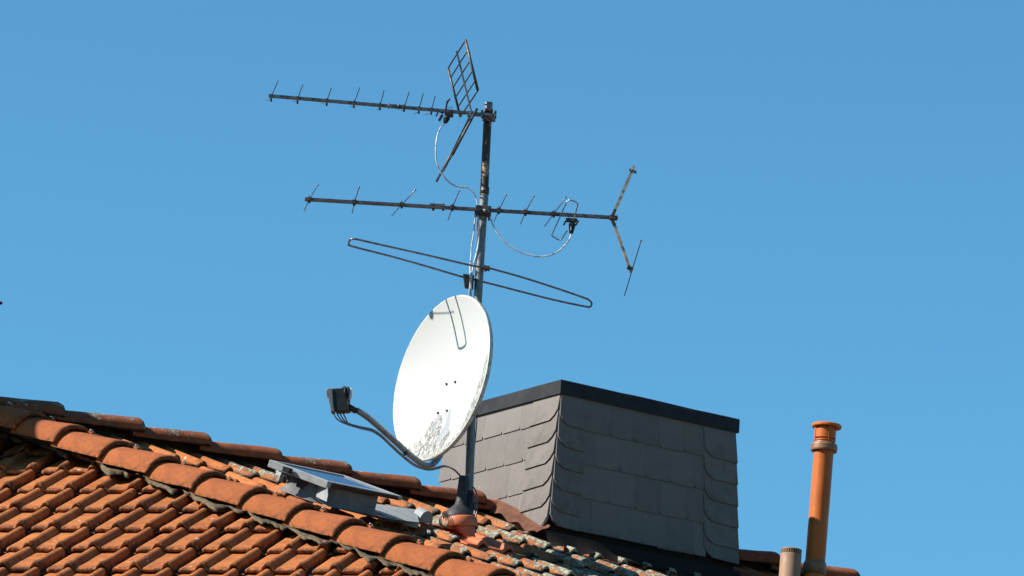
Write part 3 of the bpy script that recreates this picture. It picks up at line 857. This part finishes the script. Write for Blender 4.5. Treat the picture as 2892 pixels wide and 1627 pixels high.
# balun box and bow of the dipole
bx_ = MB(); p = c5(1720, 800, -.06); bx_.lathe(c5(1700, 850, -.06), (Z+RT*.3).normalized(), [(.002, 0), (.009, .001), (.013, .012), (.017, .030), (.013, .036), (.001, .037)], 14)
bx_.box(c5(1662, 800, -.06), (RT*.5+Z*1).normalized()*.016, Vector((0, 1, 0))*.012, (RT-Z*.5).normalized()*.006)
bx_.box(c5(1745, 775, -.05), RT*.018, Vector((0, 1, 0))*.014, Z*.008); bx_.build('dipole_box', M_black, ant1, bevel=.002)
bw = MB(); bw.tube(smooth_path([c5(1705, 770, -.08), c5(1712, 715, -.14), c5(1722, 655, -.18), c5(1745, 625, -.2)], 4), [.0045]*8+[.006]*4+[.004], 8)
bw.tube(smooth_path([c5(1735, 715, -.08), c5(1750, 695, -.1), c5(1768, 705, -.1), c5(1755, 735, -.08)], 4), .0015, 6)
bw.tube([c5(1690, 760, -.05), c5(1625, 730, -.05)], .004, 8); bw.tube([c5(1650, 720, -.05), c5(1618, 785, -.03)], .004, 8); bw.build('dipole', M_dark, ant1)
# the upper reflector panel
def panel(name, ctop, cbot, near, far, rows, fm, rodm, strut_w, edge=True):
    pr = MB(); P = []
    for i in range(rows+1):
        t = i/rows; P.append((near(t), far(t)))
    rd = MB()
    for i, (a, b) in enumerate(P): rd.tube([a, b], .0036 if 0 < i < rows else .0040, 8)
    o = rd.build(name, rodm, ant1)
    ed = MB(); ed.tube([near(0), near(1)], .0066, 8); ed.build('side_rail', M_dark, o)
    ed = MB(); ed.tube([far(0), far(1)], .0058, 8); ed.build('side_rail', M_dark, o)
    st = MB(); st.bar(ctop, cbot, .014, .0085); st.build('strut', fm, o)
U1n = lambda t: lerp(c5(1893, 75, -.19), c5(2007, 545, -.19), t)
U1f = lambda t: lerp(c5(1730, 340, .11), c5(1845, 790, .11), t)
panel('reflector_panel', c5(1810, 180, -.05), c5(1950, 755, -.05), U1n, U1f, 5, M_boomlight, M_dark, .014)
U2n = lambda t: lerp(c5(2000, 715, -.17), c5(1770, 1145, -.17), t)
U2f = lambda t: lerp(c5(1852, 960, .14), c5(1622, 1392, .14), t)
panel('reflector_panel', c5(1940, 775, -.03), c5(1690, 1290, -.03), U2n, U2f, 5, M_boomlight, M_dark, .014)
b_ = MB(); b_.box(c5(1938, 765, -.03), RT*.014, Vector((0, 1, 0))*.014, Z*.012); b_.build('panel_hinge', M_boomlight, ant1)
ck = MB(); vclamp(ck, c5(2112, 800, -.02), .038, .020); ck.box(c5(2110, 735, -.02), RT*.020, Vector((0, 1, 0))*.02, Z*.008)
for dx in (-62, 60): ck.tube([c5(2110+dx, 785, -.055), c5(2110+dx, 800, .03)], .006, 8); ck.box(c5(2110+dx, 745+dx*.05, -.03), RT*.006, Vector((0, 1, 0))*.014, Z*.006)
ck.box(c5(2110, 815, -.04), RT*.032, Vector((0, 1, 0))*.006, Z*.010)
ck.build('mast_clamp', M_dark, ant1, bevel=.002)

# lower antenna
a2o = c6(1900, 340)
ant2 = thing('television_antenna', 'lower television antenna on a dark boom with cross rods and a forked rear end', 'antenna', a2o, 'rooftop antennas on the mast')
bm2 = MB(); B2a, B2b = c6(75, 228, -.12), c7(1400, 553, .02); bm2.bar(B2a, B2b, .018, .0150); bm2.bar(c6(1350, 292, -.06), c6(1510, 300, -.055), .021, .017)
bm2.build('boom', M_boom, ant2)
def element(c, up, lo, dn=.15, r=.0024, cc=None):
    e = MB(); e.tube([up, c, lo], r, 8); e.lathe(up-(up-c).normalized()*.004, (up-c), [(r*.8, 0), (r*1.9, .001), (r*1.9, .005), (r*.8, .006)], 8)
    el = e.build('director', M_rod, ant2)
    b_ = MB(); b_.box(c, RT*.010, Vector((0, 1, 0))*.013, Z*.0090); b_.tube([c-Z*.016, c+Z*.020], .0024, 6); b_.tube([c-Z*.019, c-Z*.006], .006, 8)
    b_.build('element_holder', M_dark, el)
for (ux, uy, lx, ly, ex, ey) in ((210, 80, 68, 345, 122, 228), (632, 105, 560, 372, 583, 256), (1208, 130, 965, 397, 1068, 281), (1658, 140, 1542, 440, 1585, 310)):
    f = (ex-75)/3400; d0 = -.12+.12*f
    element(c6(ex, ey, d0), c6(ux, uy, d0-.15), c6(lx, ly, d0+.15))
for (ux, uy, lx, ly, ex, ey) in ((410, 348, 300, 585, 342, 485), (655, 357, 535, 608, 580, 500), (940, 370, 750, 627, 832, 515)):
    d0 = -.06+.07*(ex/1400)
    element(c7(ex, ey, d0), c7(ux, uy, d0-.15), c7(lx, ly, d0+.15))
for wx in (1390, 1490):
    b_ = MB(); b_.tube([c6(wx, 258, -.06), c6(wx, 345, -.06)], .0024, 6); b_.lathe(c6(wx, 345, -.06), Z, [(.001, -.002), (.006, .002), (.007, .012), (.003, .014)], 8); b_.build('bolt', M_dark, ant2)
fdp = [(1003, 585, -.04), (1040, 455, -.13), (1046, 432, -.15), (1020, 408, -.16), (975, 396, -.17), (955, 405, -.16), (935, 435, -.14), (875, 570, .0), (828, 672, .10), (815, 708, .14), (830, 722, .15), (868, 745, .15), (890, 750, .15), (905, 735, .13), (950, 668, .05)]
fd = MB(); fd.tube(smooth_path([c7(*p) for p in fdp], 5), .0032, 8); fd.build('bent_loop', M_bright, ant2)
bx2 = MB(); bx2.lathe(c7(985, 690, -.01), (Z+RT*.08).normalized(), [(.001, -.001), (.010, 0), (.012, .012), (.016, .036), (.018, .046), (.012, .052), (.001, .053)], 16)
bx2.box(c7(990, 575, -.01), RT*.028, Vector((0, 1, 0))*.018, Z*.007)
for dx in (-60, 50): bx2.box(c7(990+dx, 597, -.02), (RT*.5+Z).normalized()*.012, Vector((0, 1, 0))*.01, RT*.004)
bx2.tube([c7(965, 545, -.01), c7(965, 575, -.01)], .003, 6)
bx2.build('dipole_box', M_black, ant2, bevel=.002)
lbp = MB(); lbp.box(c7(983, 645, -.03), RT*.0025, Vector((0, 1, 0))*.003, Z*.009); lbp.build('box_marking', M_white, ant2)
arm1 = MB(); arm1.bar(c7(1350, 548, .02), c7(1547, 92, .02), .018, .0135); 
o1 = arm1.build('reflector_arm', M_tan, ant2)
kk = MB(); kk.box(c7(1528, 138, .02), (RT*.9+Z*.3).normalized()*.010, Vector((0, 1, 0))*.013, Z*.004)
kk.box(c7(1510, 125, .02), RT*.004, Vector((0, 1, 0))*.004, Z*.005); kk.box(c7(1555, 145, .01), RT*.007, Vector((0, 1, 0))*.006, Z*.005); kk.tube([c7(1560, 160, .01), c7(1563, 125, .01)], .002, 6); kk.build('rod_holder', M_dark, o1)
arm2 = MB(); arm2.bar(c7(1358, 580, .02), c7(1520, 1035, .02), .018, .0135); o2 = arm2.build('reflector_arm', M_tan, ant2)
rr = MB(); rr.tube([c7(1460, 1245, .28), c7(1610, 750, -.28)], .0024, 8); rr.lathe(c7(1608, 757, -.275), Vector((0, -1, .1)), [(.004, 0), (.005, .004), (.002, .006)], 8); o3 = rr.build('reflector_rod', M_dark, ant2)
kk = MB(); kk.box(c7(1512, 1000, .01), (RT*.9-Z*.1).normalized()*.014, Vector((0, 1, 0))*.013, Z*.006); kk.tube([c7(1485, 995, .01), c7(1488, 1008, .01)], .004, 6); kk.build('rod_holder', M_dark, o2)
fk = MB(); fk.box(c7(1362, 552, .02), RT*.020, Vector((0, 1, 0))*.014, Z*.010); fk.bar(c7(1340, 560, .02), c7(1378, 480, .02), .022, .015); fk.bar(c7(1345, 560, .02), c7(1374, 622, .02), .022, .015)
fk.build('fork_joint', M_dark, ant2, bevel=.002)
ck = MB(); ck.box(c7(205, 478, -.03), RT*.038, Vector((0, 1, 0))*.018, Z*.016); ck.box(c7(200, 520, -.01), RT*.040, Vector((0, 1, 0))*.032, Z*.008)
for dx in (-62, 58): ck.tube([c7(205+dx, 470, -.055), c7(205+dx, 500, .03)], .0065, 8)
ck.box(c7(255, 560, -.02), RT*.005, Vector((0, 1, 0))*.01, Z*.008); ck.box(c7(205, 505, -.042), RT*.034, Vector((0, 1, 0))*.005, Z*.006)
ck.build('mast_clamp', M_dark, ant2, bevel=.002)
wn = MB(); wn.lathe(c7(215, 490, -.055), Z, [(.001, -.006), (.006, 0), (.009, .006), (.004, .008), (.001, .009)], 6); wn.build('wing_nut', M_white, ant2)

# long flat loop antenna
a3o = c7(160, 1070)
ant3 = thing('loop_antenna', 'long narrow loop antenna of bent grey rod tilted down to the right across the mast', 'antenna', a3o, 'rooftop antennas on the mast')
def GL(x, y, dz_=0): return G(x, y, (x-1340)/340.*.26 + dz_)
lp = [(1003, 675), (1100, 697), (1220, 724), (1337, 751), (1379, 757), (1480, 785), (1580, 817), (1652, 842), (1664, 848), (1671, 856), (1668, 864), (1655, 866), (1560, 846), (1450, 818), (1364, 796), (1306, 782), (1200, 751), (1100, 723), (995, 696), (986, 690), (986, 682), (992, 676)]
lpm = MB(); pts = [GL(p[0], p[1], {8: -.045, 9: -.02, 10: 0., 11: .012, 19: 0., 20: -.02, 21: -.045}.get(i, -.06 if i < 8 else .02)) for i, p in enumerate(lp)]; ring = smooth_path(pts+[pts[0]], 5)[:-1]
lpm.tube(ring, .0050, 10, closed=True); lpm.build('loop', M_rod, ant3)
tbx = MB(); cbx = lambda x, y: c6(x, y, -.035)
tbx.add([cbx(1692, 988), cbx(1808, 1000), cbx(1800, 1133), cbx(1712, 1118)]+[v+Vector((0, .045, 0)) for v in (cbx(1692, 988), cbx(1808, 1000), cbx(1800, 1133), cbx(1712, 1118))],
        [(0, 1, 2, 3), (7, 6, 5, 4), (0, 4, 5, 1), (1, 5, 6, 2), (2, 6, 7, 3), (3, 7, 4, 0)], smooth=False)
tbx.build('terminal_box', M_black, ant3, bevel=.003)
clp = MB(); clp.box(c6(1935, 932, -.03), (RT*1-Z*.22).normalized()*.016, Vector((0, 1, 0))*.018, Z*.008)
clp.tube([c6(1925, 970, -.03), c6(1965, 905, -.04)], .0025, 6); clp.tube([c6(1900, 965, -.02), c6(1985, 935, -.04)], .003, 6); clp.tube([c6(1820, 912, -.04), c6(1905, 922, -.04)], .0035, 6)
clp.build('mast_clamp', M_dark, ant3)

# ------------------------------------------------------------------ satellite dish
DN = Vector((-.834, -.54, .10)).normalized()
Cd = G(1245, 1066, -.16)
dn_up = (Z-DN*DN.z).normalized(); dn_s = dn_up.cross(DN)
dish = thing('satellite_dish', 'white satellite dish streaked with mildew, its grey arm reaching left to a black receiver', 'satellite dish', Cd)
RD = .405; DEP = .072
dm = MB(); NR, NS = 56, 140; vs = []; at = []
wedge = [(1248-1200, 0)]
def pix(p): q = p-CAM; return CX+FPX*q.dot(IX)/q.dot(FW), CY-FPX*q.dot(IY)/q.dot(FW)
def seg_d(px, py, a, b, wa, wb):
    vx, vy = b[0]-a[0], b[1]-a[1]; t = ((px-a[0])*vx+(py-a[1])*vy)/(vx*vx+vy*vy); t = max(0, min(1, t))
    return math.hypot(px-a[0]-vx*t, py-a[1]-vy*t)/(wa+(wb-wa)*t)
for i in range(NR+1):
    r = RD*i/NR
    for k in range(NS):
        a = 2*math.pi*k/NS
        dx, dz = r*math.cos(a), r*math.sin(a)
        p = Cd + dn_s*dx*.985 + dn_up*dz*.995 - DN*DEP*(1-(r/RD)**2)
        low = max(0, -dz/RD); rt = max(0, (dx*(1 if dn_s.dot(RT) > 0 else -1))/RD)
        xr_ = dx*(1 if dn_s.dot(RT) > 0 else -1)/RD; zz_ = dz/RD
        m = .95*math.exp(-((xr_+.22-.18*(zz_+.9))/.20)**2)*max(0, min(1, (-.12-zz_)*2.2)) + 1.0*max(0, min(1, (xr_-(.50+.45*max(0, zz_+.5)))*4))*max(0, min(1, (.45-zz_)*2.5)) + .55*max(0, min(1, (-.55-zz_)*3))
        m = max(m, .75*math.exp(-((xr_-.16-.30*(zz_+.9))/.17)**2)*max(0, min(1, (-.30-zz_)*2.2)))
        m = max(m, .38*max(0, min(1, (-zz_-.05)*2)), .5*math.exp(-((xr_+.02)/.10)**2)*max(0, min(1, (-.05-zz_)*3)))
        qx, qy = pix(p)
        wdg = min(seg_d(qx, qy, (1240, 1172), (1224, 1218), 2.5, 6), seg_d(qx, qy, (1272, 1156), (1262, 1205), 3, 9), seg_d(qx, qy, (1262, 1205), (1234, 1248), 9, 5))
        if (r/RD) > .93 and zz_ < .1: m += .25
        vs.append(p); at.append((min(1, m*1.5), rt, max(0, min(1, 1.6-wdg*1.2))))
fs = [(i*NS+k, i*NS+(k+1) % NS, (i+1)*NS+(k+1) % NS, (i+1)*NS+k) for i in range(NR) for k in range(NS)]
dm.add(vs, fs, at); dm.build('reflector', M_dish, dish)
rm = MB(); vs = []; at = []
prof_ = [(.998, 0), (1.004, .0015), (1.008, -.003), (1.014, -.003), (1.019, .001), (1.024, -.002), (1.026, -.012), (1.018, -.022), (1.0, -.024), (.9, -.035), (.7, -.062), (.4, -.085), (.02, -.095)]
for (rr_, h) in prof_:
    for k in range(NS):
        a = 2*math.pi*k/NS; vs.append(Cd+dn_s*RD*rr_*math.cos(a)*.985+dn_up*RD*rr_*math.sin(a)*.995+DN*h)
rm.add(vs, [(i*NS+k, i*NS+(k+1) % NS, (i+1)*NS+(k+1) % NS, (i+1)*NS+k) for i in range(len(prof_)-1) for k in range(NS)])
rim_mat = NG('dirty_white_rim')
n_ = rim_mat.noise(26, 6, .7); M_rim = rim_mat.fin(rim_mat.mix(rim_mat.ramp(n_, .5, .66), (.40, .40, .375), (.16, .165, .10)), .5)
rm.build('rim', M_rim, dish)
for (bx0, by0) in ((893, 708), (953, 693), (846, 917), (907, 900)):
    p = c8(bx0, by0, -.1); R = ray(900+bx0/2.498, 800+by0/2.498)
    # drop the bolt on the dish surface
    pl = Cd - DN*DEP*.85; p = CAM + R*((pl-CAM).dot(DN)/R.dot(DN))
    rr2 = ((p-Cd)-DN*(p-Cd).dot(DN)).length; p = p + DN*(-DEP*(1-(rr2/RD)**2)+DEP*.85)
    b_ = MB(); b_.lathe(p, DN, [(.0065, 0), (.0065, .004), (.0035, .005), (.0035, .009), (.0005, .009)], 10); b_.build('bolt', M_dark, dish)
brk = MB(); mpt = G(1345, 1100); brk.bar(Cd-DN*.09-Z*.05, mpt-RT*.035-Z*.05, .05, .07, Z); brk.build('mount_bracket', M_arm, dish, bevel=.004)
# feed arm
armp = [(268, 895, -.36), (330, 935, -.34), (385, 978, -.32), (470, 1053, -.29), (560, 1135, -.26), (640, 1208, -.23), (720, 1268, -.20), (775, 1288, -.17), (815, 1268, -.12), (850, 1225, -.06), (880, 1170, -.02)]
fa = MB(); fa.tube(smooth_path([c8(*p) for p in armp], 6), .0150, 12); fa.build('feed_arm', M_arm, dish)
tie = MB(); tie.tube([c8(598, 1228, -.26), c8(622, 1186, -.26)], .0205, 12)
tie = MB(); tp, tq = c8(606, 1208, -.25), c8(614, 1200, -.245); dd_ = (c8(640, 1208, -.23)-c8(560, 1135, -.26)).normalized()
tie.tube([c8(606, 1203, -.245)-dd_*.004, c8(606, 1203, -.245)+dd_*.004], .0195, 14); tie.build('cable_tie', M_black, dish)
# receiver head
lnb = MB()
q4 = [(95, 742), (185, 738), (212, 900), (112, 905)]
fr_ = [c8(x, y, -.42) for x, y in q4]; bk_ = [c8(x, y, -.42)+Vector((.01, .055, 0)) for x, y in q4]
lnb.add(fr_+bk_, [(0, 1, 2, 3), (7, 6, 5, 4), (0, 4, 5, 1), (1, 5, 6, 2), (2, 6, 7, 3), (3, 7, 4, 0)], smooth=False)
hdo = lnb.build('receiver_head', M_black, dish, bevel=.004)
fc = MB(); q5 = [(52, 752), (62, 740), (97, 741), (106, 878), (112, 905), (84, 905), (80, 880), (68, 810), (54, 790)]
v1 = [c8(x, y, -.425) for x, y in q5]; v2 = [v+Vector((.005, .06, 0)) for v in v1]
n5 = len(q5); fc.add(v1+v2, [tuple(range(n5)), tuple(range(2*n5-1, n5-1, -1))]+[(i, n5+i, n5+(i+1) % n5, (i+1) % n5) for i in range(n5)], smooth=False)
fc.build('end_plate', simple('grey_plastic', (.12, .125, .13), (.09, .095, .1), .5), hdo, bevel=.003)
nk = MB(); hx = (c8(255, 775, -.39)-c8(180, 768, -.39)).normalized(); hx = (hx+Vector((0, .25, 0))).normalized()
nk.lathe(c8(165, 775, -.39), hx, [(.030, 0), (.036, .004), (.036, .009), (.030, .011), (.030, .018), (.034, .020), (.034, .028), (.027, .030)], 32); nk.build('feed_horn', M_black, hdo)
ln_ = MB(); ln_.lathe(c8(165, 775, -.39)+hx*.028, hx, [(.026, 0), (.031, .003), (.031, .012), (.026, .018), (.012, .022), (.0005, .023)], 32); ln_.build('feed_cover', M_lens, hdo)
hb = MB(); hb.bar(c8(205, 868, -.38), c8(268, 905, -.36), .036, .024); hb.tube([c8(210, 800, -.37), c8(205, 890, -.38)], .010, 10); hb.build('arm_holder', M_black, hdo, bevel=.003)

# ------------------------------------------------------------------ cables
def cable(pts, r, mat, name, label, seg=8):
    m = MB(); m.tube(smooth_path(pts, 7), r, seg)
    o = m.build(name, mat, None, origin=pts[0]); tag(o, label, 'cable', 'cables around the mast and the dish'); return o
cable([c5(1695, 855, -.06), c5(1655, 900, -.08), c5(1628, 980, -.10), c5(1615, 1090, -.11), c5(1622, 1200, -.11), c5(1660, 1300, -.10), c5(1720, 1380, -.09), c5(1790, 1430, -.08), c5(1880, 1447, -.06), c6(1730, 105, -.05), c6(1800, 160, -.045), c6(1832, 225, -.04), c6(1842, 290, -.04)],
      .0034, M_cable, 'coaxial_cable', 'pale cable bowing down from the topmost antenna to the side of the mast')
cable([c7(985, 688, -.01), c7(975, 735, -.02), c7(935, 790, -.03), c7(870, 850, -.03), c7(800, 884, -.03), c7(710, 897, -.03), c7(610, 880, -.03), c7(500, 840, -.03), c7(400, 770, -.03), c7(330, 690, -.03), c7(285, 600, -.03), c7(262, 545, -.03)],
      .0036, M_cable, 'coaxial_cable', 'pale cable hanging in a deep curve from the bent loop back to the mast')
cable([c6(1818, 385, -.045), c6(1812, 480, -.045), c6(1800, 600, -.045), c6(1784, 700, -.045), c6(1776, 820, -.05), c6(1768, 920, -.055), c6(1770, 1040, -.085), c6(1762, 1150, -.085), c6(1758, 1225, -.07)],
      .0036, M_cable, 'coaxial_cable', 'straight pale cable running down left of the mast from the lower antenna')
cable([c6(1848, 395, -.04), c6(1858, 500, -.04), c6(1856, 620, -.04), c6(1842, 740, -.045), c6(1812, 860, -.05), c6(1798, 930, -.055), c6(1780, 1020, -.075), c6(1775, 1100, -.09), c6(1778, 1230, -.07)],
      .0042, M_cable, 'coaxial_cable', 'bowed pale cable pressed against the mast below the lower antenna')
cable([c6(1860, 700, .01), c6(1838, 520, .0), c6(1850, 400, -.02)], .0032, M_cable_br, 'coaxial_cable', 'short dark cable behind the pale ones on the mast')
for i, (x0, words) in enumerate(((103, 'leftmost'), (126, 'second'), (146, 'third'), (167, 'rightmost'))):
    pl_ = [c8(x0, 903, -.40+.008*i), c8(x0+10, 935-i*3, -.40+.008*i), c8(x0+38-i*4, 968-i*3, -.39), c8(205+i*3, 998-i*3, -.38+.004*i), c8(300, 1026-i*4, -.36+.004*i), c8(375, 1045-i*5, -.345+.004*i), c8(440, 1085-i*5, -.33), c8(520, 1160-i*5, -.30), c8(600, 1232-i*5, -.275), c8(680, 1290-i*4, -.25), c8(770, 1318-i*4, -.215), c8(840, 1308-i*4, -.18), c8(890, 1294-i*2, -.13), c8(945, 1308+i, -.09), c8(985, 1340+i*2, -.05), c8(1012, 1375+i*2, -.03)]
    cable(pl_, .0033, M_cable_br, 'coaxial_cable', '%s of the four brown cables curving from under the dish receiver along its arm' % words)
cable([mc(840, 150, .0), mc(900, 200, -.02), mc(925, 330, -.05), mc(920, 480, -.07), mc(905, 600, -.09), mc(880, 640, -.08)], .0036, M_cable_br, 'coaxial_cable', 'outer brown cable looping down beside the mast foot to the orange collar')
cable([mc(835, 150, .0), mc(875, 240, -.02), mc(898, 380, -.05), mc(890, 520, -.07), mc(895, 610, -.085)], .0034, M_cable_br, 'coaxial_cable', 'inner brown cable looping down beside the mast foot to the orange collar')
cable([px_ for px_ in (G(1348, 1168, .03), G(1345, 1215, .03), G(1340, 1265, .03), G(1338, 1310, .03))], .0026, M_black, 'coaxial_cable', 'thin black cable hanging just right of the mast behind the dish')

# ------------------------------------------------------------------ another antenna whose rod tip shows at the left edge
ot = thing('neighbour_antenna', 'dark rounded rod tip poking in at the left edge of the sky', 'antenna', G(-420, 1500, .4))
m = MB(); m.tube([G(-420, 858, .4), G(-1, 856, .4), G(3, 856, .4), G(6, 856, .4), G(7.5, 856, .4)], [.009, .009, .0088, .006, .001], 14); m.build('rod', M_black, ot)
m = MB(); m.tube([G(-400, 1560, .4), G(-420, 780, .4)], .02, 14); m.build('pole', M_pole, ot)
